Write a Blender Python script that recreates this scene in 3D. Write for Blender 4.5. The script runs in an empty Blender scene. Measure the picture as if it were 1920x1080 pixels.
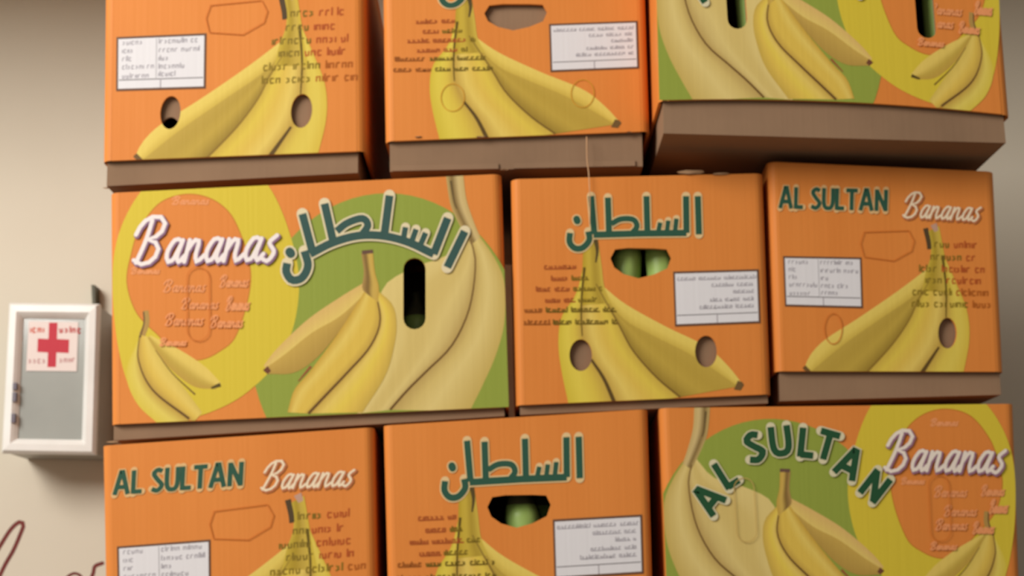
import bpy, math, random
from mathutils import Vector, Matrix, geometry

SC = bpy.context.scene
COL = SC.collection
random.seed(7)

# ------------------------------------------------------------------ camera
F, PPX, PPY = 2641.0, 960.0, 1150.0          # focal length and principal point for a 1920x1080 frame
DIST, CAMZ, ROLL = 1.9, 0.135, math.radians(1.6)
CAMP = Vector((0, -DIST, CAMZ))
R_ = Vector((math.cos(ROLL), 0, -math.sin(ROLL)))
U_ = Vector((math.sin(ROLL), 0, math.cos(ROLL)))
cam = bpy.data.objects.new('camera', bpy.data.cameras.new('camera'))
COL.objects.link(cam)
m = Matrix.Identity(4)
for i in range(3):
    m[i][0] = R_[i]; m[i][1] = U_[i]; m[i][2] = (0, -1, 0)[i]; m[i][3] = CAMP[i]
cam.matrix_world = m
cam.data.sensor_width = 36
cam.data.lens = 36 * F / 1920
cam.data.shift_y = (PPY - 540) / 1920
cam.data.shift_x = (960 - PPX) / 1920
cam.data.clip_start = 0.05
cam.data.dof.use_dof = True
cam.data.dof.focus_distance = 0.8
cam.data.dof.aperture_fstop = 19
SC.camera = cam

# ------------------------------------------------------------------ light
SC.view_settings.view_transform = 'Standard'
SC.view_settings.look = 'None'
SC.view_settings.gamma = 1
SC.view_settings.use_curve_mapping = False
SC.view_settings.exposure = 0.0
w = bpy.data.worlds.new('world'); SC.world = w; w.use_nodes = True
w.node_tree.nodes['Background'].inputs[0].default_value = (1.0, 0.95, 0.87, 1)
w.node_tree.nodes['Background'].inputs[1].default_value = 0.31


def area(name, loc, target, size, energy, col):
    l = bpy.data.lights.new(name, 'AREA'); l.shape = 'SQUARE'; l.size = size; l.energy = energy; l.color = col
    o = bpy.data.objects.new(name, l); COL.objects.link(o); o.location = loc
    o.rotation_euler = (Vector(target) - Vector(loc)).to_track_quat('-Z', 'Y').to_euler()
    return o


area('ceiling_lamp', (-2.1, -1.9, 2.0), (-0.2, 0.2, 0.6), 1.5, 114, (1.0, 0.965, 0.915))


# ------------------------------------------------------------------ materials
def lin(c):
    return tuple(((v / 255) / 12.92 if v / 255 <= 0.04045 else ((v / 255 + 0.055) / 1.055) ** 2.4) for v in c)


def nodes_of(name):
    mt = bpy.data.materials.new(name); mt.use_nodes = True
    nt = mt.node_tree
    return mt, nt, nt.nodes['Principled BSDF']


def board_bump(nt, bsdf, strength, ux=150.0):
    """fluting of the corrugated board: fine vertical ridges that follow the face"""
    uv = nt.nodes.new('ShaderNodeUVMap'); uv.uv_map = 'UVMap'
    mp = nt.nodes.new('ShaderNodeMapping'); mp.inputs['Scale'].default_value = (ux, 1.5, 1)
    nz = nt.nodes.new('ShaderNodeTexNoise'); nz.inputs['Scale'].default_value = 1.0; nz.inputs['Detail'].default_value = 1.0
    bp = nt.nodes.new('ShaderNodeBump'); bp.inputs['Strength'].default_value = strength; bp.inputs['Distance'].default_value = 0.002
    nt.links.new(uv.outputs[0], mp.inputs[0]); nt.links.new(mp.outputs[0], nz.inputs['Vector'])
    nt.links.new(nz.outputs['Fac'], bp.inputs['Height']); nt.links.new(bp.outputs[0], bsdf.inputs['Normal'])


def noisy(name, c1, c2, scale, rough=0.6, spec=0.3, metal=0.0, stretch=(1, 1, 1), bump=0.0, board=0.0):
    mt, nt, b = nodes_of(name)
    tc = nt.nodes.new('ShaderNodeTexCoord')
    mp = nt.nodes.new('ShaderNodeMapping'); mp.inputs['Scale'].default_value = stretch
    nz = nt.nodes.new('ShaderNodeTexNoise'); nz.inputs['Scale'].default_value = scale; nz.inputs['Detail'].default_value = 4
    rp = nt.nodes.new('ShaderNodeValToRGB')
    rp.color_ramp.elements[0].position = 0.3; rp.color_ramp.elements[1].position = 0.7
    rp.color_ramp.elements[0].color = (*lin(c1), 1); rp.color_ramp.elements[1].color = (*lin(c2), 1)
    nt.links.new(tc.outputs['Object'], mp.inputs[0]); nt.links.new(mp.outputs[0], nz.inputs['Vector'])
    nt.links.new(nz.outputs['Fac'], rp.inputs[0]); nt.links.new(rp.outputs[0], b.inputs['Base Color'])
    b.inputs['Roughness'].default_value = rough; b.inputs['Metallic'].default_value = metal
    b.inputs['Specular IOR Level'].default_value = spec
    if board:
        board_bump(nt, b, board)
    elif bump:
        bp = nt.nodes.new('ShaderNodeBump'); bp.inputs['Strength'].default_value = bump; bp.inputs['Distance'].default_value = 0.003
        nt.links.new(nz.outputs['Fac'], bp.inputs['Height']); nt.links.new(bp.outputs[0], b.inputs['Normal'])
    return mt


ORANGE = (218, 131, 58)
M_ORANGE = noisy('orange_printed_board', (215, 128, 55), (221, 135, 61), 5, 0.55, 0.2, stretch=(3, 3, .6), board=0.12)
M_KRAFT = noisy('kraft_board', (136, 108, 84), (148, 118, 92), 9, 0.8, 0.15, board=0.1)
M_TORN = noisy('torn_kraft', (150, 116, 86), (168, 134, 102), 40, 0.9, 0.1)
M_WALL = noisy('cream_wall_paint', (209, 199, 180), (215, 206, 188), 2.2, 0.7, 0.25, bump=0.08)
M_FLOOR = noisy('grey_concrete', (120, 112, 102), (142, 134, 122), 6, 0.75, 0.3, bump=0.2)
M_ALU = noisy('white_aluminium', (222, 220, 214), (232, 230, 225), 12, 0.38, 0.5)
M_ALUSIDE = noisy('grey_aluminium', (150, 146, 138), (164, 160, 152), 12, 0.4, 0.5)
M_GLASS = noisy('grey_glass', (150, 153, 148), (163, 166, 160), 5, 0.12, 0.5)
M_DARK = noisy('dark_metal', (62, 60, 40), (84, 80, 56), 20, 0.5, 0.4)
M_LATCH = noisy('violet_grey_plastic', (96, 88, 100), (128, 120, 128), 30, 0.5, 0.4)
M_RED = noisy('dark_red_paint', (100, 34, 30), (118, 46, 38), 20, 0.6, 0.3)
M_GREENB = noisy('green_banana_skin', (140, 170, 84), (168, 194, 106), 14, 0.45, 0.4, stretch=(1, 1, .3))
M_THREAD = noisy('pale_thread', (196, 150, 110), (214, 172, 130), 30, 0.7, 0.2)

M_PRINT, nt, b = nodes_of('printed_ink')
at_ = nt.nodes.new('ShaderNodeAttribute'); at_.attribute_name = 'Ink'
nt.links.new(at_.outputs['Color'], b.inputs['Base Color'])
b.inputs['Roughness'].default_value = 0.55; b.inputs['Specular IOR Level'].default_value = 0.2
board_bump(nt, b, 0.12)


# ------------------------------------------------------------------ helpers
def ray(px, py):
    return R_ * ((px - PPX) / F) + U_ * ((PPY - py) / F) + Vector((0, 1, 0))


def at(px, py, y):
    d = ray(px, py)
    return CAMP + d * ((y - CAMP.y) / d.y)


def mesh_obj(name, verts, faces, mat, parent=None, smooth=False, uvs=None, inks=None):
    me = bpy.data.meshes.new(name)
    me.from_pydata([tuple(v) for v in verts], [], faces)
    if uvs:
        ul = me.uv_layers.new(name='UVMap')
        for lp in me.loops:
            ul.data[lp.index].uv = uvs[lp.vertex_index]
    if inks:
        ca = me.color_attributes.new('Ink', 'FLOAT_COLOR', 'POINT')
        for i, c in enumerate(inks):
            ca.data[i].color = (*c, 1)
    if smooth:
        me.polygons.foreach_set('use_smooth', [True] * len(me.polygons))
    me.materials.append(mat); me.update()
    o = bpy.data.objects.new(name, me); COL.objects.link(o)
    if parent:
        o.parent = parent
        o.matrix_parent_inverse = Matrix.Translation(-parent.location)
    return o


def tag(o, label, cat, group=None):
    o['label'] = label; o['category'] = cat
    if group:
        o['group'] = group
    return o


def thing(name, loc, label, cat, group=None):
    o = bpy.data.objects.new(name, None); COL.objects.link(o); o.location = loc
    o.empty_display_size = 0.05
    return tag(o, label, cat, group)


class MB:
    """collects verts/faces of one mesh"""
    def __init__(s): s.v = []; s.f = []; s.uv = []; s.ink = []
    def face(s, pts, uvs=None, inks=None):
        n = len(s.v); s.v += [Vector(p) for p in pts]; s.f.append(tuple(range(n, n + len(pts))))
        s.uv += list(uvs) if uvs else [(0, 0)] * len(pts)
        if inks: s.ink += list(inks)
    def hexa(s, a, b):
        """solid between quad a and quad b (same order)"""
        s.face(a); s.face(list(reversed(b)))
        for i in range(4):
            j = (i + 1) % 4
            s.face([a[i], b[i], b[j], a[j]])
    def build(s, name, mat, parent=None, smooth=False):
        return mesh_obj(name, s.v, s.f, mat, parent, smooth, s.uv, s.ink or None)


def spline(pts, n=28):
    """Catmull-Rom through pts, resampled evenly"""
    P = [Vector(p) for p in pts]
    if len(P) == 2:
        return [P[0].lerp(P[1], i / n) for i in range(n + 1)]
    E = [2 * P[0] - P[1]] + P + [2 * P[-1] - P[-2]]
    out = []
    for i in range(1, len(E) - 2):
        p0, p1, p2, p3 = E[i - 1:i + 3]
        for k in range(12):
            t = k / 12
            out.append(0.5 * (2 * p1 + (p2 - p0) * t + (2 * p0 - 5 * p1 + 4 * p2 - p3) * t * t + (3 * p1 - p0 - 3 * p2 + p3) * t ** 3))
    out.append(P[-1])
    L = [0]
    for a, b in zip(out, out[1:]): L.append(L[-1] + (b - a).length)
    res = []; j = 0
    for i in range(n + 1):
        s = L[-1] * i / n
        while j < len(L) - 2 and L[j + 1] < s: j += 1
        d = L[j + 1] - L[j]
        res.append(out[j].lerp(out[j + 1], (s - L[j]) / d if d else 0))
    return res


def closed(pts, n=64):
    q = list(pts) + [pts[0]]
    P = [pts[-1]] + q + [pts[1]]
    full = spline(P, n * 3)
    # keep the lap between the first and the last q
    V0 = Vector(pts[0])
    idx = sorted(range(len(full)), key=lambda i: (full[i] - V0).length)
    a = min(idx[:1]); cand = [i for i in idx[:12] if abs(i - a) > len(full) // 3]
    b_ = cand[0] if cand else len(full) - 1
    a, b_ = min(a, b_), max(a, b_)
    return full[a:b_]


def ellipse(cx, cy, rx, ry, n=24, rot=0):
    c, s = math.cos(rot), math.sin(rot)
    return [(cx + rx * math.cos(t) * c - ry * math.sin(t) * s, cy + rx * math.cos(t) * s + ry * math.sin(t) * c)
            for t in (2 * math.pi * i / n for i in range(n))]


def stadium(x0, y0, x1, y1, n=8):
    rx = (x1 - x0) / 2; cx = (x0 + x1) / 2
    if y1 - y0 > x1 - x0:
        return [(cx + rx * math.cos(t), y1 - rx + rx * math.sin(t)) for t in (math.pi * i / n for i in range(n + 1))] + \
               [(cx - rx * math.cos(t), y0 + rx - rx * math.sin(t)) for t in (math.pi * i / n for i in range(n + 1))]
    r = (y1 - y0) / 2; cy = (y0 + y1) / 2
    return [(x1 - r + r * math.sin(t), cy - r * math.cos(t)) for t in (math.pi * i / n for i in range(n + 1))] + \
           [(x0 + r - r * math.sin(t), cy + r * math.cos(t)) for t in (math.pi * i / n for i in range(n + 1))]


# ---- 2D clipping of print polygons; a vertex is (u, v, r, g, b)
def cut(poly, a, b, keep):
    """part of poly on the left (keep=1) or right (keep=-1) of the line a->b"""
    out = []
    def sd(p): return keep * ((b[0] - a[0]) * (p[1] - a[1]) - (b[1] - a[1]) * (p[0] - a[0]))
    n = len(poly)
    for i in range(n):
        p, q = poly[i], poly[(i + 1) % n]
        sp, sq = sd(p), sd(q)
        if sp >= 0: out.append(p)
        if (sp > 0 and sq < 0) or (sp < 0 and sq > 0):
            t = sp / (sp - sq)
            out.append(tuple(x + (y - x) * t for x, y in zip(p, q)))
    return out if len(out) > 2 else []


def ccw(poly):
    a = sum(p[0] * q[1] - q[0] * p[1] for p, q in zip(poly, poly[1:] + poly[:1]))
    return poly if a > 0 else poly[::-1]


def subtract(polys, hole):
    hole = ccw(hole)
    hx0 = min(p[0] for p in hole); hx1 = max(p[0] for p in hole); hy0 = min(p[1] for p in hole); hy1 = max(p[1] for p in hole)
    res = []
    for po in polys:
        if max(p[0] for p in po) <= hx0 or min(p[0] for p in po) >= hx1 or max(p[1] for p in po) <= hy0 or min(p[1] for p in po) >= hy1:
            res.append(po); continue
        for a, b in zip(hole, hole[1:] + hole[:1]):
            o = cut(po, a, b, -1)
            if o: res.append(o)
            po = cut(po, a, b, 1)
            if not po: break
    return res


def homog(q):
    """photo quad TL TR BR BL -> function pixel -> (u, v), u to the right and v down"""
    (x0, y0), (x1, y1), (x2, y2), (x3, y3) = q
    dx1, dx2, sx = x1 - x2, x3 - x2, x0 - x1 + x2 - x3
    dy1, dy2, sy = y1 - y2, y3 - y2, y0 - y1 + y2 - y3
    den = dx1 * dy2 - dx2 * dy1
    g = (sx * dy2 - dx2 * sy) / den; h = (dx1 * sy - sx * dy1) / den
    Mx = Matrix(((x1 - x0 + g * x1, x3 - x0 + h * x3, x0), (y1 - y0 + g * y1, y3 - y0 + h * y3, y0), (g, h, 1))).inverted()
    def f(x, y):
        r = Mx @ Vector((x, y, 1)); return (r.x / r.z, r.y / r.z)
    return f


class Face:
    """a flat panel standing in the scene; uv in 0..1, v down"""
    def __init__(s, quad, y0, yaw=0.0, bow=0.0):
        cx = sum(p[0] for p in quad) / 4; cy = sum(p[1] for p in quad) / 4
        c = at(cx, cy, y0); s.n = Vector((math.sin(yaw), -math.cos(yaw), 0))
        s.c = []
        for p in quad:
            d = ray(*p); s.c.append(CAMP + d * ((c - CAMP).dot(s.n) / d.dot(s.n)))
        s.W = (s.c[1] - s.c[0]).length; s.H = (s.c[3] - s.c[0]).length; s.bow = bow
    def P(s, u, v, off=0.0):
        TL, TR, BR, BL = s.c
        p = TL.lerp(TR, u).lerp(BL.lerp(BR, u), v)
        if s.bow: p = p + Vector((0, 0, s.bow * 4 * u * (1 - u) * v))
        return p + s.n * off


# ------------------------------------------------------------------ printing on a face
class Print:
    def __init__(s, face, holes, conv):
        s.face, s.holes, s.conv = face, holes, conv
        s.parts = {}; s.z = 3e-4; s.k = 0; s.sx = face.W; s.sy = face.H
        s.name = 'print'
    def uv(s, p): return s.conv(p[0], p[1])
    def emit(s, polys):
        lst = s.parts.setdefault(s.name, [])
        for po in polys:
            for a, b in (((0, 0), (1, 0)), ((1, 0), (1, 1)), ((1, 1), (0, 1)), ((0, 1), (0, 0))):
                po = cut(po, a, b, 1)
                if not po: break
            if not po: continue
            ps = [po]
            if s.face.bow:
                ps = []
                ru = RC / s.face.W; rest = po
                for i in range(1, 14):
                    u = ru + (1 - 2 * ru) * i / 14
                    if not rest: break
                    l = cut(rest, (u, 0), (u, 1), 1); rest = cut(rest, (u, 0), (u, 1), -1)
                    if l: ps.append(l)
                if rest: ps.append(rest)
            for h in s.holes: ps = subtract(ps, h)
            s.k = (s.k + 1) % 10; lst += [(q, s.z + s.k * 1e-6) for q in ps]
    def up(s): s.z += 1.2e-5
    def poly(s, pts, col):
        s.up(); c = lin(col)
        V = [s.uv(p) for p in pts]
        tri = geometry.tessellate_polygon([[Vector((a, b, 0)) for a, b in V]])
        s.emit([[V[i] + c for i in t] for t in tri])
    def strip(s, e1, e2, cols, n=22, m=8):
        s.up()
        A, B = spline(e1, n), spline(e2, n)
        C = [lin(c) for c in cols]
        def colat(t):
            x = t * (len(C) - 1); i = min(int(x), len(C) - 2); return tuple(a + (b - a) * (x - i) for a, b in zip(C[i], C[i + 1]))
        g = [[s.uv(A[i].lerp(B[i], j / m)) + colat(j / m) for j in range(m + 1)] for i in range(n + 1)]
        s.emit([[g[i][j], g[i][j + 1], g[i + 1][j + 1], g[i + 1][j]] for i in range(n) for j in range(m)])
    def stroke(s, pts, w, col, smooth=True, n=20, cap=False, w2=None, up=True, off=(0, 0)):
        if up: s.up()
        c = lin(col)
        P = spline(pts, n) if smooth else [Vector(p) for p in pts]
        P = [p + Vector(off) for p in P]
        N = len(P); ws = [(w + ((w2 if w2 is not None else w) - w) * i / (N - 1)) / 2 for i in range(N)]
        polys = []; L = []; Rr = []
        loop = (P[0] - P[-1]).length < 1e-6
        for i in range(N):
            a = P[i] - P[i - 1] if i else (P[-1] - P[-2] if loop else None)
            b = P[i + 1] - P[i] if i < N - 1 else (P[1] - P[0] if loop else None)
            a = a if a is not None and a.length > 1e-9 else b
            b = b if b is not None and b.length > 1e-9 else a
            a = a.normalized(); b = b.normalized()
            na, nb = Vector((-a.y, a.x)), Vector((-b.y, b.x))
            q = na + nb
            if q.length < .3: q = na
            q.normalize(); k = min(1 / max(q.dot(na), .3), 1.5)
            L.append(P[i] + q * ws[i] * k); Rr.append(P[i] - q * ws[i] * k)
        for i in range(N - 1):
            polys.append([s.uv(L[i]) + c, s.uv(L[i + 1]) + c, s.uv(Rr[i + 1]) + c, s.uv(Rr[i]) + c])
        if cap:
            for i, d in ((0, P[0] - P[1]), (N - 1, P[-1] - P[-2])):
                a0 = math.atan2(d.y, d.x); r = ws[i]
                polys.append([s.uv((P[i].x + r * math.cos(a0 + t), P[i].y + r * math.sin(a0 + t))) + c for t in (-1.571 + 3.1416 * j / 6 for j in range(7))])
        s.emit(polys)
    def outline(s, pts, w, col):
        q = [Vector(p) for p in pts]; s.stroke(q + [q[0]], w, col, smooth=False)
    def scribble(s, x0, x1, y0, y1, h, col, w=2.4, gaps=True, joined=False):
        """one line of print too small to read"""
        rnd = random; x = x0; s.up()
        G = [[(0, -.5), (0, .5)], [(0, -1), (0, .5)], [(.9, -.4), (.2, -.5), (0, 0), (.2, .5), (.9, .4)], [(0, .5), (0, -.4), (.8, -.4), (.8, .5)],
             [(0, -.4), (.2, .5), (.8, .4), (.8, -.4)], [(0, .5), (.1, -.4), (.8, -.5)], [(.8, -.2), (.1, -.4), (.7, .2), (0, .5)]]
        while x < x1 - 3:
            L = min(rnd.uniform(20, 60) if gaps else x1 - x0, x1 - x); e = x + L; c = col(x + L / 2) if callable(col) else col
            def Y(xx): return y0 + (y1 - y0) * (xx - x0) / (x1 - x0)
            if joined: s.stroke([(x, Y(x) + h * .4), (e, Y(e) + h * .4)], w, c, smooth=False, up=False); s.z += 3e-6
            while x < e:
                g = rnd.choice(G); gw = h * .75
                s.stroke([(x + a * gw, Y(x) + b_ * h * (.8 if joined else 1)) for a, b_ in g], w, c, smooth=False, up=False)
                x += (gw if len(g) > 2 else 0) + w * 1.3
            x += h * .7
    def build(s, parent):
        for name, lst in s.parts.items():
            mb = MB(); f = s.face
            for q, z in lst:
                mb.face([f.P(p[0], p[1], z) for p in q], [(p[0] * s.sx, p[1] * s.sy) for p in q], [p[2:5] for p in q])
            if mb.f: mb.build(name.split('#')[0], M_PRINT, parent)


# ---- lettering drawn with pen strokes (unit height, y down)
GL = {
    'A': (0.80, [([(0.06, 1), (.36, .04), (.44, .04), (.74, 1)], 0), ([(.17, .68), (.63, .68)], 0)]),
    'L': (0.50, [([(.08, 0), (.08, 1)], 0), ([(.08, .92), (.52, .92)], 0)]),
    'S': (0.56, [([(.52, .14), (.30, .06), (.10, .22), (.28, .46), (.52, .72), (.30, .94), (.02, .86)], 1)]),
    'U': (0.66, [([(.08, 0), (.08, .62), (.16, .88), (.35, .94), (.54, .88), (.62, .62), (.62, 0)], 1)]),
    'T': (0.68, [([(0, .08), (.68, .08)], 0), ([(.34, .08), (.34, 1)], 0)]),
    'N': (0.70, [([(.08, 1), (.08, 0)], 0), ([(.08, .04), (.62, .96)], 0), ([(.62, 0), (.62, 1)], 0)]),
}
SCRIPT = {
    'B': (1.0, [[(.42, .05), (.34, .5), (.18, .98)], [(.02, .36), (.16, .1), (.48, -.04), (.80, .06), (.72, .36), (.40, .48), (.74, .58), (.70, .88), (.40, 1.02), (.10, .92)]]),
    'a': (.56, [[(.42, .52), (.22, .48), (.05, .74), (.10, .96), (.26, .92), (.42, .56)], [(.44, .5), (.36, .84), (.44, .98), (.58, .84)]]),
    'n': (.60, [[(.08, .5), (.04, .98)], [(.06, .74), (.22, .52), (.36, .54), (.34, .84), (.42, .98), (.60, .84)]]),
    's': (.42, [[(.32, .44), (.14, .60), (.32, .80), (.18, 1.0), (.0, .94)]]),
}
INK = (44, 84, 66); HALO = (222, 206, 168)


def capitals(pr, places, h, wf=0.19, sx=1.0, ink=INK, hw=6, halo=HALO):
    """places: (letter, cx, cy, angle)"""
    for layer in (0, 1):
        pr.up()
        for ch, cx, cy, ang in places:
            wd, strokes = GL[ch]; c, s_ = math.cos(ang), math.sin(ang)
            for pts, sm in strokes:
                q = []
                for x, y in pts:
                    X = (x - wd / 2) * h * sx; Y = (y - .5) * h
                    q.append((cx + X * c - Y * s_, cy + X * s_ + Y * c))
                pr.stroke(q, h * wf if layer else h * wf + hw, ink if layer else halo, smooth=bool(sm), cap=not layer)


def straight_caps(pr, word, x0, y0, x1, y1, h):
    tot = sum((GL[c][0] + .13) if c != ' ' else .38 for c in word) - .13
    sx = (math.hypot(x1 - x0, y1 - y0)) / (tot * h); ang = math.atan2(y1 - y0, x1 - x0); x = 0; pl = []
    for c in word:
        if c == ' ': x += .38; continue
        wd = GL[c][0]; t = (x + wd / 2) / tot
        pl.append((c, x0 + (x1 - x0) * t, y0 + (y1 - y0) * t, ang)); x += wd + .13
    capitals(pr, pl, h, sx=sx, wf=0.19, hw=4, halo=(218, 176, 120))


def script_word(pr, x0, y0, x1, y1, h, w, col=(238, 226, 222), sh=(126, 88, 128), shw=5, slant=.22):
    word = 'Bananas'; tot = sum(SCRIPT[c][0] for c in word)
    L = math.hypot(x1 - x0, y1 - y0); sx = L / (tot * h); ang = math.atan2(y1 - y0, x1 - x0); ca, sa = math.cos(ang), math.sin(ang)
    for layer in ((0, 1) if sh else (1,)):
        x = 0; pr.up()
        for c in word:
            wd, strokes = SCRIPT[c]
            for st in strokes:
                q = []
                for px, py in st:
                    X = ((x + px) * sx - (py - .5) * slant) * h; Y = (py - .5) * h
                    q.append((x0 + X * ca - Y * sa, y0 + X * sa + Y * ca))
                pr.stroke(q, w if layer else w + shw, col if layer else sh, cap=True, n=14, off=(0, 0) if layer else (1.5, 2.0))
            x += wd


def arabic(pr, strokes, w, halo=6, ink=INK, hc=HALO):
    for layer in (0, 1):
        pr.up()
        for pts, sm, k in strokes:
            pr.stroke(pts, w * k if layer else w * k + halo, ink if layer else hc, smooth=bool(sm), cap=(not layer) or (Vector(pts[0]) - Vector(pts[-1])).length < 8)


def Z(ox, oy, k):
    return lambda *pts: [(ox + x * k, oy + y * k) for x, y in pts]


z4 = Z(180, 320, .4723); z5 = Z(480, 320, .4721); z6 = Z(940, 300, .4444); z7 = Z(1430, 280, .4631); zB = Z(1220, 740, .3646)

QA = [(205, 362), (940, 326), (954, 763), (207, 796)]
QC = [(958, 336), (1432, 325), (1447, 739), (967, 760)]
QD = [(1440, 303), (1866, 322), (1884, 697), (1454, 696)]
QB = [(1237, 765), (1903, 757), (1917, 1147), (1252, 1155)]
HA, HB, HC, HD = homog(QA), homog(QB), homog(QC), homog(QD)

YEL = (211, 187, 56); GRN = (143, 155, 62)
BIG, BIGL, BIGD = (208, 182, 108), (218, 194, 122), (182, 152, 86)
YB, YBL, YBD = (217, 183, 78), (223, 194, 96), (188, 152, 66)
LINE = (104, 74, 34); FAINT = (203, 114, 42)


def long_art(pr):
    """picture of a long side, in the pixels of the side with the Arabic word"""
    pr.name = 'green_disc_print'
    pr.poly(ellipse(725, 650, 256, 288, 72), GRN)
    pr.name = 'large_banana_print'
    dark = z5((850, 270), (870, 350), (860, 480), (830, 590), (770, 700), (680, 790), (600, 870), (530, 950))
    pr.strip(z5((835, 235), (760, 330), (640, 375), (520, 440), (490, 520), (520, 650), (490, 800), (400, 965)), dark, [BIGL, BIGL, BIG, BIG, BIGL, BIGD])
    pr.strip(dark, z5((885, 255), (945, 340), (986, 440), (986, 600), (952, 730), (902, 845), (848, 955)), [BIGD, BIG, BIGL, BIG, (196, 168, 90)])
    pr.strip(z5((752, 18), (770, 130), (800, 200), (852, 292)), z5((822, 14), (834, 110), (864, 200), (890, 262)), [(190, 162, 100), (130, 104, 58), (206, 180, 122), (196, 168, 106)], m=9)
    pr.stroke(z5((772, 40), (785, 120), (796, 150)), 4, (96, 78, 44), w2=2)
    pr.stroke(dark, 2, LINE, w2=4.5)
    pr.name = 'oval_ring_print'
    pr.poly(closed([(211, 523), (222, 440), (258, 367), (310, 318), (390, 300), (460, 312), (503, 350), (538, 425), (559, 518), (549, 610), (515, 682), (458, 738), (400, 770), (345, 784), (290, 772), (246, 732), (220, 640)]), YEL)
    inner = closed([(238, 528), (246, 475), (262, 428), (300, 380), (355, 364), (408, 380), (444, 424), (469, 518), (444, 622), (410, 658), (369, 674), (330, 660), (296, 627), (256, 585)])
    pr.poly(inner, ORANGE)
    pr.outline(inner, 2.0, (190, 120, 40))
    pr.name = 'small_banana_print'
    pr.strip(z4((165, 670), (120, 800), (160, 920), (250, 1010)), z4((172, 690), (170, 760), (230, 880), (380, 1000)), [(214, 190, 70), (220, 198, 92), YBD])
    pr.strip(z4((172, 650), (170, 760), (230, 870), (385, 1000)), z4((205, 655), (270, 760), (340, 850), (420, 960)), [YBD, YB, YBL, (208, 180, 84)])
    pr.strip(z4((205, 660), (270, 760), (380, 852), (472, 866)), z4((215, 650), (330, 708), (430, 775), (494, 842)), [YBD, (190, 160, 66), YBL, YBL])
    pr.stroke(z4((172, 650), (168, 750), (225, 870), (368, 985)), 1.5, LINE, w2=5)
    pr.stroke(z4((235, 710), (300, 800), (392, 888)), 1, LINE, w2=3)
    pr.stroke(z4((455, 862), (492, 848)), 4, (90, 74, 30), w2=8)
    pr.stroke(z4((198, 552), (200, 600), (182, 650)), 9, (176, 140, 74), w2=12)
    pr.stroke(z4((188, 556), (190, 600), (174, 660)), 3, (112, 84, 48))
    pr.name = 'banana_bunch_print'
    pr.strip(z5((432, 438), (330, 500), (200, 590), (80, 705), (28, 772)), z5((438, 478), (330, 580), (230, 640), (110, 730), (40, 790)), [(214, 176, 104), (222, 194, 104)])
    pr.strip(z5((438, 478), (330, 575), (220, 640), (110, 728), (34, 782)), z5((440, 490), (340, 620), (245, 735), (150, 800), (44, 806)), [(196, 162, 78), (186, 152, 72), (176, 142, 66)])
    pr.stroke(z5((34, 782), (50, 800)), 12, (110, 66, 44), w2=9)
    dk = z5((478, 500), (490, 600), (448, 700), (360, 800), (280, 885), (205, 965))
    pr.strip(z5((432, 470), (335, 625), (215, 790), (150, 868), (122, 960)), dk, [(198, 158, 60), YBL, YB, YB, YBD])
    pr.strip(dk, z5((478, 470), (540, 530), (556, 610), (545, 700), (510, 815), (420, 960)), [YBD, YBL, (224, 196, 80), YB, (196, 164, 72)])
    pr.stroke(dk, 2.5, LINE, w2=5.5)
    pr.stroke(z5((165, 835), (215, 775)), 2, (150, 84, 50), w2=5)
    pr.strip(z5((415, 325), (425, 400), (418, 460), (430, 480)), z5((462, 322), (470, 400), (486, 460), (482, 520)), [(176, 142, 80), (116, 88, 44), (206, 172, 84), (190, 154, 66)], n=12)
    pr.stroke(z5((418, 322), (462, 318)), 7, (104, 76, 62))


def oval_words(pr, flip=0):
    """rows of small script words printed pale inside the oval"""
    pr.name = 'pale_word_print'
    c = (232, 152, 98)
    for x, y, w_, h in ((322, 376, 70, 14), (246, 506, 54, 12), (306, 535, 80, 22), (412, 526, 54, 22), (340, 568, 70, 20), (424, 568, 44, 26), (310, 598, 72, 22), (394, 602, 62, 22), (300, 640, 50, 14)):
        xs = x if not flip else flip - x - w_
        script_word(pr, xs, y, xs + w_, y, h, 2.6, c, None)


def mb_label(pr, q, arab):
    """white address panel with ruled, unreadable lines; q = corners in photo pixels"""
    pr.name = 'paper_label'
    TL, TR, BR, BL = [Vector(p) for p in q]
    g = lambda u, v: TL.lerp(TR, u).lerp(BL.lerp(BR, u), v)
    pr.poly([g(0, 0), g(1, 0), g(1, 1), g(0, 1)], (104, 74, 58))
    e = .022; e2 = .04
    pr.poly([g(e, e2), g(1 - e, e2), g(1 - e, 1 - e2), g(e, 1 - e2)], (222, 218, 220))
    W = (TR - TL).length
    grey = (160, 154, 160)
    rows = [(.14, .05, .95), (.27, .45, .93), (.40, .70, .93), (.54, .42, .93), (.67, .30, .93)] if arab else \
           [(.12, .07, .3), (.27, .07, .16), (.42, .07, .18), (.57, .07, .40), (.74, .07, .34), (.12, .48, .88), (.28, .48, .94), (.43, .48, .58), (.58, .48, .8), (.72, .48, .66)]
    for v, a, b_ in rows:
        p, q2 = g(a, v), g(b_, v)
        pr.scribble(p.x, q2.x, p.y, q2.y, 6, grey, 1.7, joined=arab)
    pr.stroke([g(.03, .8), g(.97, .8)], 1.8, (128, 122, 124), smooth=False)
    pr.stroke([g(.5, .8), g(.5, .96)], 1.5, (150, 140, 146), smooth=False)
    if not arab: pr.stroke([g(.45, .06), g(.45, .8)], 1.2, (176, 172, 174), smooth=False)


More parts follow.
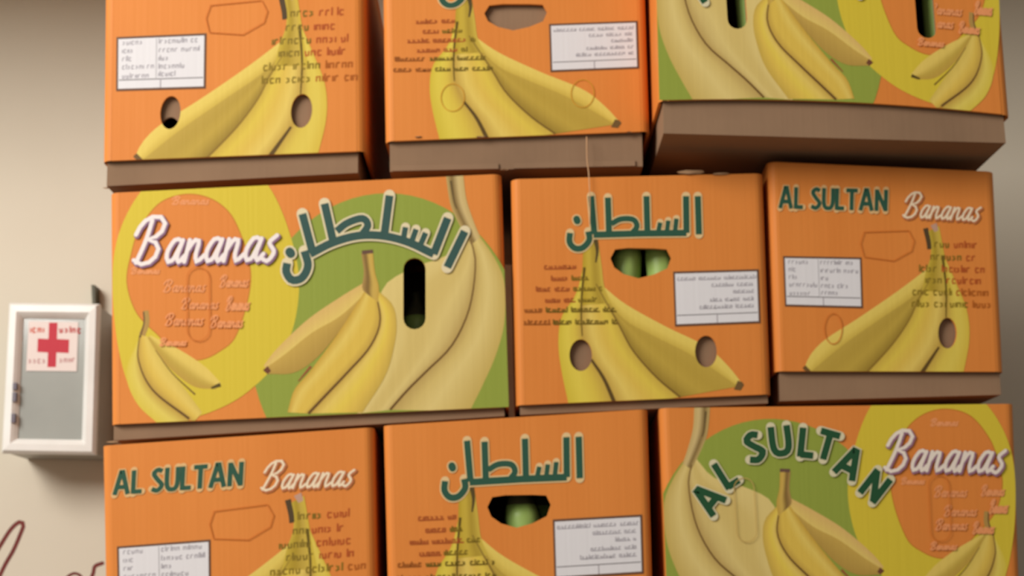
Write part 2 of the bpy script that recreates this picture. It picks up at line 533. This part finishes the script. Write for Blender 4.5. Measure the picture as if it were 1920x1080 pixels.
def end_art_arabic(pr):
    pr.name = 'banana_bunch_print'
    d1 = z6((362, 470), (345, 600), (348, 740), (392, 850), (440, 920), (492, 1045))
    pr.strip(z6((352, 440), (320, 560), (258, 660), (244, 770), (258, 890), (292, 1050)), d1, [(206, 182, 58), (220, 198, 76), (214, 186, 70), YBD])
    d2 = z6((405, 520), (500, 690), (560, 800), (660, 915), (760, 1000))
    pr.strip(d1, d2, [YBD, YBL, YB, (218, 190, 74), (196, 164, 66)])
    d3 = z6((420, 540), (520, 665), (640, 735), (780, 806), (890, 875), (1000, 955))
    pr.strip(d2, d3, [(150, 122, 44), (188, 158, 64), (182, 152, 60), (188, 158, 66)])
    pr.strip(d3, z6((430, 525), (530, 605), (700, 700), (870, 785), (960, 868), (1020, 945)), [(202, 172, 72), (222, 194, 92), (224, 198, 98)])
    pr.poly(z6((1000, 930), (1018, 936), (1026, 948), (1012, 972), (984, 968)), (112, 84, 46))
    pr.strip(z6((352, 330), (348, 430), (345, 540), (344, 610)), z6((412, 330), (428, 440), (440, 530), (470, 600)), [(180, 150, 40), (200, 172, 62), (168, 140, 46), (204, 176, 70)])
    pr.stroke(z6((402, 330), (410, 380), (404, 430)), 9, (86, 70, 34), w2=3)
    pr.stroke(z6((356, 450), (345, 560), (342, 660), (346, 740)), 5, (96, 76, 22), w2=2)
    pr.stroke(z6((385, 840), (440, 925), (492, 1045)), 5, (92, 70, 30), w2=8)
    pr.stroke(d2, 1.5, (120, 92, 36), w2=4)
    pr.name = 'small_print'
    def ink(x): return (120, 98, 20) if 1085 < x < 1140 or x > 1150 else (166, 82, 34)
    def ink2(x): return (104, 84, 16) if x > 1045 else (150, 82, 26)
    for y, a, b_, c in ((450, 185, 335, ink), (498, 215, 375, ink), (543, 150, 432, ink), (590, 190, 400, ink), (632, 100, 492, ink2), (684, 95, 496, ink2)):
        (x0, y0), (x1, y1) = z6((a, y), (b_, y - 3))
        pr.scribble(x0, x1, y0, y1, 7.5, c, 2.6, joined=True)
    mb_label(pr, z6((730, 468), (1086, 458), (1094, 686), (738, 700)), True)
    pr.name = 'arabic_lettering'
    s = [(z6((833, 152), (838, 312)), 0, 1), (z6((784, 152), (786, 306)), 0, 1), (z6((786, 306), (600, 308), (394, 314)), 0, 1.05),
         (z6((668, 300), (676, 262)), 0, .75), (z6((704, 300), (710, 254)), 0, .75), (z6((738, 300), (744, 246)), 0, .75),
         (z6((618, 152), (622, 306)), 0, 1), (z6((455, 158), (460, 308)), 0, 1),
         (z6((470, 268), (510, 248), (562, 250), (578, 278), (560, 304)), 1, .9), (z6((384, 152), (398, 312)), 0, 1),
         (z6((372, 300), (376, 336), (348, 368), (314, 370), (292, 344), (294, 306)), 1, 1), (z6((322, 248), (325, 256)), 0, 1.15)]
    arabic(pr, s, 11.5, 5, hc=(220, 188, 136))


def end_art_english(pr):
    pr.name = 'banana_bunch_print'
    d1 = z7((736, 440), (752, 560), (750, 690), (722, 800), (640, 925))
    pr.strip(d1, z7((742, 430), (790, 540), (832, 650), (842, 770), (815, 925)), [YBD, (216, 190, 78), (220, 196, 84), (212, 182, 66)])
    d2 = z7((690, 520), (640, 610), (600, 695), (530, 795), (420, 915))
    pr.strip(d2, d1, [(196, 164, 66), (218, 190, 74), YB, YBL, YBD])
    d3 = z7((682, 520), (620, 592), (480, 690), (330, 795), (196, 905))
    pr.strip(d3, d2, [(186, 156, 66), (180, 150, 60), (188, 158, 64), (150, 122, 44)])
    pr.strip(z7((680, 478), (560, 570), (400, 680), (262, 768), (200, 830), (176, 880)), d3, [(224, 198, 98), (222, 194, 92), (202, 172, 72)])
    pr.stroke(z7((172, 880), (196, 905)), 8, (110, 80, 40))
    pr.strip(z7((680, 330), (690, 420), (668, 500), (655, 570)), z7((722, 310), (742, 420), (760, 520), (775, 580)), [(200, 172, 62), (168, 140, 40), (196, 166, 70), (206, 178, 60)])
    pr.stroke(z7((668, 318), (680, 370), (684, 402)), 9, (82, 64, 40), w2=8)
    pr.stroke(z7((700, 302), (712, 330)), 12, (190, 150, 130), w2=8)
    pr.stroke(z7((736, 430), (750, 560), (750, 680)), 5, (104, 84, 24), w2=2)
    pr.stroke(z7((722, 800), (650, 912)), 4, (96, 72, 30), w2=8)
    pr.stroke(d2, 1, (140, 110, 40), w2=4)
    pr.name = 'small_print'
    def ink(x): return (126, 104, 30) if x < 1782 and x > 1735 else (180, 84, 36)
    def ink2(x): return (130, 106, 24) if x < 1815 else (176, 94, 30)
    for y, a, b_, c in ((385, 705, 872, ink), (436, 690, 858, ink), (484, 645, 906, ink), (530, 670, 888, ink), (578, 618, 936, ink2), (626, 615, 940, ink2)):
        (x0, y0), (x1, y1) = z7((a, y), (b_, y + 4))
        pr.scribble(x0, x1, y0, y1, 9, c, 2.3)
    mb_label(pr, z7((84, 430), (410, 436), (416, 642), (92, 634)), False)
    pr.name = 'green_lettering'
    straight_caps(pr, 'AL SULTAN', 1462, 370, 1668, 376, 40)
    pr.name = 'script_lettering'
    script_word(pr, 1700, 384, 1842, 392, 46, 3.8, (236, 214, 182), (186, 112, 70), 3)


def slot_perforation(pr, pts, col=FAINT):
    pr.np = getattr(pr, 'np', 0) + 1; pr.name = 'perforation#%d' % pr.np
    pr.outline(pts, 1.6, col)


# hole shapes in the pixels of the reference side
HOLE_HANDLE = z6((486, 374), (540, 368), (650, 370), (704, 374), (722, 410), (706, 454), (650, 480), (585, 496), (522, 478), (482, 450), (466, 412))
HOLE_ROUND_L = ellipse(1091, 665, 21.5, 30, 22); HOLE_ROUND_R = ellipse(1326, 658, 20.5, 30, 22)
HOLE_SLOT = stadium(755, 482, 797, 616); HOLE_OVAL_SLOT = stadium(350, 500, 392, 638)
ROUND_D_R = ellipse(1780, 624, 17, 29, 22); ROUND_D_L = ellipse(1566, 616, 17, 29, 22)
HANDLE_D = z7((420, 334), (600, 328), (622, 370), (612, 410), (540, 450), (420, 434), (406, 380))


def fconv(kind):
    if kind == 'A': return HA
    if kind == 'B': return lambda x, y: (1 - HA(x, y)[0], HA(x, y)[1])
    return HC if kind == 'C' else HD


TH = 0.004     # board thickness
RC = 0.012     # rounding of the upright edges


def panel_with_holes(mb, face, holes, u0, u1, v0, v1, off, th, nu=14, nv=12, wall=True):
    cells = []
    for i in range(nu):
        for j in range(nv):
            a, b_ = u0 + (u1 - u0) * i / nu, u0 + (u1 - u0) * (i + 1) / nu
            c, d = v0 + (v1 - v0) * j / nv, v0 + (v1 - v0) * (j + 1) / nv
            cells.append([(a, c), (b_, c), (b_, d), (a, d)])
    for h in holes: cells = subtract(cells, h)
    for po in cells:
        uv = [(p[0] * face.W, p[1] * face.H) for p in po]
        mb.face([face.P(p[0], p[1], off) for p in reversed(po)], list(reversed(uv)))
        mb.face([face.P(p[0], p[1], off - th) for p in po], uv)
    for h in holes:
        h = ccw(h)
        for p, q in zip(h, h[1:] + h[:1]):
            mb.face([face.P(*p, off), face.P(*q, off), face.P(*q, off - th), face.P(*p, off - th)])
    for j in range(nv):
        a, b_ = v0 + (v1 - v0) * j / nv, v0 + (v1 - v0) * (j + 1) / nv
        for u in (u0, u1):
            mb.face([face.P(u, a, off), face.P(u, b_, off), face.P(u, b_, off - th), face.P(u, a, off - th)])
    for j in range(nu):   # closed lower and upper rim
        a, b_ = u0 + (u1 - u0) * j / nu, u0 + (u1 - u0) * (j + 1) / nu
        for v in (v0, v1):
            mb.face([face.P(a, v, off), face.P(b_, v, off), face.P(b_, v, off - th), face.P(a, v, off - th)])


def make_box(spec):
    kind = spec['kind']
    f = Face(spec['quad'], spec['y'], spec.get('yaw', 0), spec.get('bow', 0))
    dep = spec['depth']; n = f.n
    conv = fconv(kind)
    holes = [[conv(*p) for p in h] for h in spec.get('holes', [])]
    base = f.P(.5, 1, -dep / 2)
    root = thing('banana_box', base, spec['label'], 'box', 'banana boxes in the stack')
    # lid: front with holes, rounded upright edges, two sides, back and top
    mb = MB(); ru = RC / f.W; sag = Vector((0, 0, spec.get('sag', 0.026)))
    panel_with_holes(mb, f, holes, ru, 1 - ru, 0, 1, 0, TH)
    for side in (0, 1):
        for j in range(10):
            v0, v1 = j / 10, (j + 1) / 10
            sg = -1 if side == 0 else 1
            def arc(v, t):
                e = (f.P(1, v) - f.P(0, v)).normalized() * -sg
                c = f.P(side, v) + e * RC - n * RC
                return c + n * (RC * math.cos(t)) - e * (RC * math.sin(t))
            for k in range(5):
                t0, t1 = math.pi / 2 * k / 5, math.pi / 2 * (k + 1) / 5
                mb.face([arc(v0, t0), arc(v1, t0), arc(v1, t1), arc(v0, t1)] if side == 0 else [arc(v0, t1), arc(v1, t1), arc(v1, t0), arc(v0, t0)])
        e = (f.P(1, .5) - f.P(0, .5)).normalized() * (1 if side == 0 else -1) * TH
        o = [f.P(side, 0, -RC), f.P(side, 1, -RC), f.P(side, 1, -dep + TH), f.P(side, 0, -dep + TH) - sag]
        mb.hexa(o, [p + e for p in o])
    e = (f.P(1, .5) - f.P(0, .5)).normalized() * TH
    o = [f.P(0, 0, -dep) - sag, f.P(1, 0, -dep) - sag, f.P(1, 1, -dep), f.P(0, 1, -dep)]
    mb.hexa(o, [p + n * TH for p in o])
    dz = Vector((0, 0, -TH))
    o = [f.P(ru, 0, 0), f.P(1 - ru, 0, 0), f.P(1, 0, -RC) - sag * .3, f.P(1, 0, -dep) - sag, f.P(0, 0, -dep) - sag, f.P(0, 0, -RC) - sag * .3]
    mb.face(o); mb.face([p + dz for p in reversed(o)])
    mb.build('lid', M_ORANGE, root)
    # inner kraft tray, slightly smaller, showing under the lid
    tb, ta = spec['tray']                       # lower corners: right, left (pixels)
    gap = spec.get('gap', 0.007)
    ft = Face([spec['quad'][0], spec['quad'][1], tb, ta], spec['y'], spec.get('yaw', 0))
    org = f.P(.5, .5, -gap)
    ft.n = n
    def onplane(p):
        d = ray(*p); return CAMP + d * ((org - CAMP).dot(n) / d.dot(n))
    B_R, B_L = onplane(tb), onplane(ta)
    up = Vector((0, 0, 1)); inset = 0.008
    eu = (f.c[1] - f.c[0]).normalized()
    T_L = f.c[0] - n * gap + eu * inset - up * 0.04; T_R = f.c[1] - n * gap - eu * inset - up * 0.04
    ft.c = [T_L, T_R, B_R, B_L]; ft.W = (B_R - B_L).length; ft.H = (T_L - B_L).length; ft.bow = 0
    th_ = []
    ht = homog([(p.dot(eu), -p.z) for p in ft.c])
    for h in spec.get('tray_holes', []):
        Q = [f.P(*conv(*p)) for p in h]; cen = sum(Q, Vector()) / len(Q)
        th_.append([ht(q.dot(eu), -q.z) for q in (cen + (p - cen) * 1.14 for p in Q)])
    mb = MB(); d2 = dep - gap - 0.008
    panel_with_holes(mb, ft, th_, 0, 1, 0, 1, 0, TH)
    for side in (0, 1):
        e = eu * (TH if side == 0 else -TH)
        o = [ft.P(side, 0, -TH), ft.P(side, 1, -TH), ft.P(side, 1, -d2 + TH), ft.P(side, 0, -d2 + TH)]
        mb.hexa(o, [p + e for p in o])
    o = [ft.P(0, 0, -d2), ft.P(1, 0, -d2), ft.P(1, 1, -d2), ft.P(0, 1, -d2)]; mb.hexa(o, [p + n * TH for p in o])
    o = [ft.P(0, 1, -TH) + eu * TH, ft.P(1, 1, -TH) - eu * TH, ft.P(1, 1, -d2 + TH) - eu * TH, ft.P(0, 1, -d2 + TH) + eu * TH]; mb.hexa(o, [p + up * TH for p in o])
    mb.build('tray', M_KRAFT, root)
    for a, b_ in spec.get('flaps', []):
        mb = MB(); v0 = 1 - .0075 / ft.H; o = [ft.P(a, v0, .0022), ft.P(b_, v0, .0022), ft.P(b_, 1.0, .0030), ft.P(a, 1.0, .0030)]
        mb.hexa(o, [p - n * .002 for p in o]); mb.build('bottom_flap', M_KRAFT, root)
    # print on the front of the lid
    pr = Print(f, holes, conv)
    if kind in 'AB': long_art(pr)
    if kind == 'A':
        oval_words(pr)
        pr.name = 'arabic_lettering'
        base_l = z5((704, 330), (600, 282), (500, 258), (400, 258), (300, 286), (212, 330))
        s = [(z5((828, 240), (758, 382)), 0, 1), (z5((760, 188), (704, 330)), 0, 1), (base_l, 1, 1),
             (z5((652, 292), (672, 246)), 0, .7), (z5((618, 276), (634, 232)), 0, .7), (z5((585, 262), (592, 224)), 0, .7),
             (z5((528, 100), (508, 252)), 0, 1), (z5((270, 132), (304, 280)), 0, 1),
             (z5((318, 240), (360, 208), (420, 190), (442, 216), (420, 252)), 1, .9), (z5((182, 172), (222, 322)), 0, 1),
             (z5((190, 318), (204, 376), (180, 424), (140, 432), (118, 400), (122, 366)), 1, 1), (z5((132, 322), (136, 328)), 0, 1.15)]
        arabic(pr, s, 15, 7, (54, 84, 78))
        pr.name = 'script_lettering'
        script_word(pr, 252, 452, 524, 446, 84, 7.5, sh=(140, 104, 132), shw=3.5)
    if kind == 'B':
        # right-reading words on the mirrored picture
        pr.conv = HB
        oval_w = 1915 + 1237
        pr.name = 'pale_word_print'
        for x, y, w_, h in ((1745, 792, 52, 13), (1690, 902, 44, 12), (1752, 922, 62, 20), (1840, 920, 44, 20), (1770, 958, 62, 20), (1856, 950, 34, 26), (1754, 984, 60, 20), (1824, 990, 40, 22), (1744, 1024, 50, 14)):
            script_word(pr, x, y, x + w_, y, h, 2.6, (232, 152, 98), None)
        pr.name = 'green_lettering'
        L = [('A', 295, 538, -.90), ('L', 385, 408, -.56), ('S', 530, 272, -.30), ('U', 662, 238, -.12), ('L', 800, 248, .10), ('T', 905, 262, .28), ('A', 1020, 355, .46), ('N', 1152, 472, .66)]
        capitals(pr, [(c, 1220 + x * .3646, 740 + y * .3646, a) for c, x, y, a in L], 55, wf=.235, ink=(34, 78, 48), hw=5, halo=(212, 202, 166))
        pr.name = 'script_lettering'
        script_word(pr, 1660, 846, 1888, 850, 74, 6.5, (232, 218, 204), (150, 108, 128), 3.5)
        pr.conv = conv
    if kind == 'C': end_art_arabic(pr)
    if kind == 'D': end_art_english(pr)
    for q in spec.get('perf', []): slot_perforation(pr, q, {'C': (206, 150, 46), 'B': (196, 164, 92) if q is HOLE_SLOT else FAINT}.get(kind, FAINT))
    pr.build(root)
    # torn paper at the rims
    for (px, py, s_, seed) in spec.get('torn', []):
        rnd = random.Random(seed); mb = MB(); c = at(px, py, spec['y'] - .002)
        k = 7; ring = [c + Vector((s_ * rnd.uniform(.6, 1.2) * math.cos(6.28 * i / k), rnd.uniform(-.001, .001), s_ * .13 * rnd.uniform(.6, 1.2) * math.sin(6.28 * i / k))) for i in range(k)]
        back = [p + Vector((0, .002, 0)) for p in ring]
        mb.face(ring); mb.face(back[::-1])
        for i in range(k): mb.face([ring[i], ring[(i + 1) % k], back[(i + 1) % k], back[i]])
        mb.build('torn_paper', M_TORN, root)
    return root, f, ft


# ------------------------------------------------------------------ setting
WALLY = 0.75


def structure(name, mb, mat):
    o = mb.build(name, mat); o['kind'] = 'structure'; return o


mb = MB(); mb.hexa([(-3, WALLY, 0), (3, WALLY, 0), (3, WALLY, 2.7), (-3, WALLY, 2.7)], [(-3, WALLY + .12, 0), (3, WALLY + .12, 0), (3, WALLY + .12, 2.7), (-3, WALLY + .12, 2.7)])
structure('wall_back', mb, M_WALL)
mb = MB(); mb.hexa([(-3, -3.2, 0), (3, -3.2, 0), (3, WALLY, 0), (-3, WALLY, 0)], [(-3, -3.2, -.1), (3, -3.2, -.1), (3, WALLY, -.1), (-3, WALLY, -.1)])
structure('floor', mb, M_FLOOR)
mb = MB(); y0, y1, za, zb = WALLY - .62, WALLY, 1.335, 1.45
mb.hexa([(-3, y0, za), (3, y0, za), (3, y1, za), (-3, y1, za)], [(-3, y0, zb), (3, y0, zb), (3, y1, zb), (-3, y1, zb)])
structure('added_shade_ledge_1', mb, M_WALL)  # unseen ledge above the view, added to cast shade on the upper wall

# ------------------------------------------------------------------ the boxes
LONG_D, SHORT_D = 0.36, 0.53
SPECS = [
    dict(id='r3l', kind='D', quad=[(190, 836), (700, 801), (708, 1225), (198, 1260)], tray=[(700, 1262), (208, 1296)], y=-.04, depth=SHORT_D,
         label='bottom left orange box below the long box with the arched Arabic word',
         perf=[HANDLE_D], torn=[(212, 828, .010, 3)]),
    dict(id='r3m', kind='C', quad=[(718, 798), (1215, 767), (1228, 1221), (730, 1250)], tray=[(1220, 1258), (738, 1286)], y=-.04, depth=SHORT_D,
         label='bottom row middle box with straight Arabic word and one green banana in its handle hole',
         holes=[HOLE_HANDLE], tray_holes=[HOLE_HANDLE], perf=[HOLE_ROUND_L, HOLE_ROUND_R]),
    dict(id='r3r', kind='B', quad=QB, tray=[(1908, 1180), (1262, 1188)], y=-.04, depth=LONG_D,
         label='long banana box at bottom right with arched green capitals over a green disc',
         perf=[HOLE_SLOT, HOLE_OVAL_SLOT]),
    dict(id='r2l', kind='A', quad=QA, tray=[(946, 780), (213, 826)], y=-.035, depth=LONG_D,
         label='long banana box beside the first aid cabinet, with arched Arabic word and upright dark slot',
         holes=[HOLE_SLOT], tray_holes=[HOLE_SLOT], perf=[HOLE_OVAL_SLOT], torn=[(945, 318, .006, 5)]),
    dict(id='r2m', kind='C', quad=QC, tray=[(1440, 756), (975, 778)], y=-.035, depth=SHORT_D,
         label='central orange box with two green bananas in its handle hole and two round holes',
         holes=[HOLE_HANDLE, HOLE_ROUND_L, HOLE_ROUND_R], tray_holes=[HOLE_HANDLE], torn=[(1296, 323, .024, 8), (1352, 326, .012, 9)]),
    dict(id='r2r', kind='D', quad=QD, tray=[(1877, 740), (1463, 752)], y=-.032, depth=SHORT_D,
         label='middle row box at right with straight green capitals and a single round hole',
         holes=[ROUND_D_R], perf=[HANDLE_D, ROUND_D_L]),
    dict(id='r1l', kind='D', quad=[(196, -118), (682, -135), (686, 283), (191, 302)], tray=[(671, 324), (200, 349)], y=-.03, depth=SHORT_D,
         label='top left box with white label and two round holes through the banana picture',
         holes=[ROUND_D_R, ROUND_D_L], tray_holes=[[(x, y + 36) for x, y in ROUND_D_L]], perf=[HANDLE_D], torn=[(200, 352, .006, 12)]),
    dict(id='r1m', kind='C', quad=[(716, -100), (1207, -120), (1219, 246), (722, 265)], tray=[(1205, 312), (731, 322)], y=-.03, depth=SHORT_D,
         label='top middle box with handle hole closed by brown board and unpunched round holes',
         holes=[HOLE_HANDLE], perf=[HOLE_ROUND_L, HOLE_ROUND_R], flaps=[(.01, .43), (.49, .97)], torn=[(902, 256, .006, 15), (785, 256, .005, 16), (1180, 247, .004, 17)]),
    dict(id='r1r', kind='B', quad=[(1226, -195), (1864, -172), (1896, 216), (1236, 188)], tray=[(1886, 268), (1244, 250)], y=-.10, depth=LONG_D, yaw=math.radians(0.2), bow=.008,
         label='top right long box with two punched upright slots and deep brown tray below it',
         holes=[HOLE_SLOT, HOLE_OVAL_SLOT], tray_holes=[HOLE_SLOT, HOLE_OVAL_SLOT]),
]
BOX = {}
for sp in SPECS:
    BOX[sp['id']] = make_box(sp) + (sp,)
    fb, ft = BOX[sp['id']][1:3]
    print(sp['id'], 'W %.3f H %.3f' % (fb.W, fb.H), 'top z %.3f %.3f' % (fb.c[0].z, fb.c[1].z), 'bot %.3f %.3f' % (fb.c[3].z, fb.c[2].z), 'tray %.3f %.3f' % (ft.c[3].z, ft.c[2].z),
          'x %.3f %.3f | %.3f %.3f' % (fb.c[0].x, fb.c[1].x, fb.c[3].x, fb.c[2].x))


# ------------------------------------------------------------------ green bananas seen through the holes
def banana(foot, height, lean, rad, turn, label):
    root = thing('banana', foot, label, 'banana')
    n, k = 16, 9; mb_v = []; fs = []; rng = []
    for i in range(n + 1):
        t = i / n
        x = lean * math.sin(math.pi * t) ; z = height * t
        r = rad * (min(1, (t / .12)) ** .6 * .7 + .3 if t < .12 else (1 if t < .78 else max(.26, 1 - (t - .78) / .16 * .74)))
        if i == 0: r = rad * .25
        rng.append((x, z, r))
    for x, z, r in rng:
        for j in range(k):
            a = 6.28318 * j / k; rr = r * (1 + .05 * math.cos(5 * a))
            mb_v.append((foot[0] + (x + rr * math.cos(a)) * math.cos(turn) - rr * math.sin(a) * math.sin(turn),
                         foot[1] + (x + rr * math.cos(a)) * math.sin(turn) + rr * math.sin(a) * math.cos(turn), foot[2] + z))
    for i in range(n):
        for j in range(k):
            fs.append((i * k + j, i * k + (j + 1) % k, (i + 1) * k + (j + 1) % k, (i + 1) * k + j))
    fs.append(tuple(range(k))[::-1])
    cut_i = n - 3
    # peel and stem are separate pieces
    ring = (cut_i + 1) * k
    peel_f = [f_ for f_ in fs if max(f_) < ring] + [tuple(range(ring - k, ring))]
    stem_v = mb_v[ring - k:]
    stem_f = [(i * k + j, i * k + (j + 1) % k, (i + 1) * k + (j + 1) % k, (i + 1) * k + j) for i in range(3) for j in range(k)] + [tuple(range(3 * k, 4 * k))]
    mesh_obj('peel', mb_v[:ring], peel_f, M_GREENB, root, True)
    mesh_obj('stem', stem_v, stem_f, M_DARK, root, True)
    return root


def put_banana(box, px, py, back, rad, height, lean, turn, label):
    ft = BOX[box][2]; y = ft.c[3].y + back
    p = at(px, py, y)
    zb = min(ft.c[3].z, ft.c[2].z); t = (p.x - ft.c[3].x) / (ft.c[2].x - ft.c[3].x)
    zb = ft.c[3].z + (ft.c[2].z - ft.c[3].z) * t + TH + .001
    return banana((p.x, y, zb), height, lean, rad, turn, label)


put_banana('r2m', 1186, 495, .030, .020, .27, -.012, 0, 'green banana on the left of the two seen in the central box handle hole')
put_banana('r2m', 1226, 495, .031, .021, .27, .012, 0, 'green banana on the right of the two seen in the central box handle hole')
put_banana('r3m', 968, 950, .036, .025, .28, .012, .2, 'front green banana in the handle hole of the bottom middle box')
put_banana('r3m', 1008, 955, .080, .024, .28, .01, .2, 'dim green banana behind the front one in the bottom middle box handle hole')
put_banana('r1r', 1402, 40, .029, .024, .25, .01, 0, 'green banana behind the left slot of the top right box')
put_banana('r1r', 1750, 50, .032, .022, .25, .01, 0, 'green banana behind the slot in the oval of the top right box')
put_banana('r2l', 782, 600, .060, .022, .18, .0, 0, 'dim green banana at the foot of the slot beside the arched Arabic word')

# ------------------------------------------------------------------ first aid cabinet
CY = WALLY - .12
fc = Face([(19, 569), (188, 571), (180, 853), (5, 850)], CY)
lab = 'small white framed first aid cabinet with red cross hung crooked on the cream wall'
cab = thing('first_aid_cabinet', fc.P(.5, 1, -.06), lab, 'cabinet')
mb = MB(); o = [fc.P(.015, .01, -.006), fc.P(.985, .01, -.006), fc.P(.985, .99, -.006), fc.P(.015, .99, -.006)]
mb.hexa(o, [p - fc.n * .112 for p in o]); mb.build('case', M_ALUSIDE, cab)
rw, rh = .155, .098
outer = [(0, 0), (1, 0), (1, 1), (0, 1)]; inner = [(rw, rh), (1 - rw, rh), (1 - rw, 1 - rh), (rw, 1 - rh)]
for i in range(4):
    j = (i + 1) % 4
    def mid(a, b_, t): return (a[0] + (b_[0] - a[0]) * t, a[1] + (b_[1] - a[1]) * t)
    prof = [(0, -.006), (0, .004), (.18, .010), (.62, .011), (.80, .007), (1, .001), (1, -.006)]
    mb = MB()
    L = [fc.P(*mid(outer[i], inner[i], t), z_) for t, z_ in prof]; Rr = [fc.P(*mid(outer[j], inner[j], t), z_) for t, z_ in prof]
    for k in range(len(prof) - 1): mb.face([L[k], Rr[k], Rr[k + 1], L[k + 1]])
    mb.face(L[::-1]); mb.face(Rr); mb.face([L[0], L[-1], Rr[-1], Rr[0]])
    mb.build('frame_rail', M_ALU, cab)
mb = MB(); o = [fc.P(u, v, -.001) for u, v in inner]; mb.hexa(o, [p - fc.n * .004 for p in o]); mb.build('glass_pane', M_GLASS, cab)
HF = homog([(19, 569), (188, 571), (180, 853), (5, 850)])
pr = Print(fc, [], HF); pr.z = 0.0004
pr.name = 'cross_sticker'
pr.poly([(54, 601), (147, 603), (144, 694), (49, 693)], (226, 212, 206))
cr = (190, 52, 66)
pr.poly([(92, 604), (108, 604), (107, 634), (130, 635), (129, 660), (106, 659), (105, 686), (89, 686), (90, 659), (70, 658), (71, 633), (91, 634)], cr)
pr.scribble(58, 84, 618, 618, 8, (198, 92, 74), 3, False); pr.scribble(112, 148, 618, 619, 8, (180, 66, 66), 3, False)
pr.scribble(54, 80, 675, 675, 7, (186, 140, 138), 2.6, False); pr.scribble(112, 138, 674, 673, 7, (188, 140, 138), 2.6, False)
pr.build(cab)
for v0, v1 in ((.535, .58), (.60, .66), (.74, .80)):
    mb = MB(); o = [fc.P(.10, v0, .013), fc.P(.14, v0, .013), fc.P(.14, v1, .013), fc.P(.10, v1, .013)]; mb.hexa(o, [p - fc.n * .012 for p in o]); mb.build('latch', M_LATCH, cab)
mb = MB(); p0, p1 = at(174, 534, WALLY - .03), at(176, 574, WALLY - .03); e = Vector((.003, 0, 0))
o = [p0 - e, p0 + e, p1 + e, p1 - e]; mb.hexa(o, [p + Vector((0, .03, 0)) for p in o]); mb.build('hanging_tab', M_DARK, cab)

# ------------------------------------------------------------------ handwriting on the wall, thread on the boxes
fw = Face([(-120, 900), (240, 900), (240, 1180), (-120, 1180)], WALLY)
HW = homog([(-120, 900), (240, 900), (240, 1180), (-120, 1180)])
pw = Print(fw, [], HW); pw.name = 'wall_writing'
red = (104, 38, 34)
pw.name = 'brush_stroke#0'; pw.stroke([(-40, 1090), (0, 1024), (20, 993), (36, 979), (44, 984), (38, 1002), (25, 1032), (8, 1062), (-14, 1110)], 7.5, red, n=40, cap=True)
pw.name = 'brush_stroke#1'; pw.stroke([(192, 1056), (178, 1062), (174, 1077), (160, 1100), (120, 1120)], 7, red, n=24, cap=True)
pw.name = 'brush_stroke#2'; pw.stroke([(112, 1100), (126, 1082), (141, 1075), (154, 1084), (150, 1104)], 5, red, n=24, cap=True)
wr = thing('wall_writing', fw.P(.5, .6), 'dark red brush handwriting on the cream wall below the first aid cabinet', 'writing')
for nm, lst in pw.parts.items():
    mb = MB()
    for q, z_ in lst: mb.face([fw.P(p[0], p[1], z_) for p in q])
    mb.build('brush_stroke', M_RED, wr)

pts = [at(1100, 256, -.034), at(1101, 300, -.038), at(1104, 326, -.040), at(1106, 370, -.041), at(1106, 420, -.041)]
P = spline([tuple(p) for p in pts], 30); mb = MB(); r = .0007
for a, b_ in zip(P, P[1:]):
    ra = [a + Vector((r * math.cos(t), r * math.sin(t), 0)) for t in (0, 1.57, 3.14, 4.71)]; rb = [b_ + Vector((r * math.cos(t), r * math.sin(t), 0)) for t in (0, 1.57, 3.14, 4.71)]
    for i in range(4): mb.face([ra[i], ra[(i + 1) % 4], rb[(i + 1) % 4], rb[i]])
tag(mb.build('thread', M_THREAD), 'thin pale thread hanging from the top middle box onto the central box', 'thread')
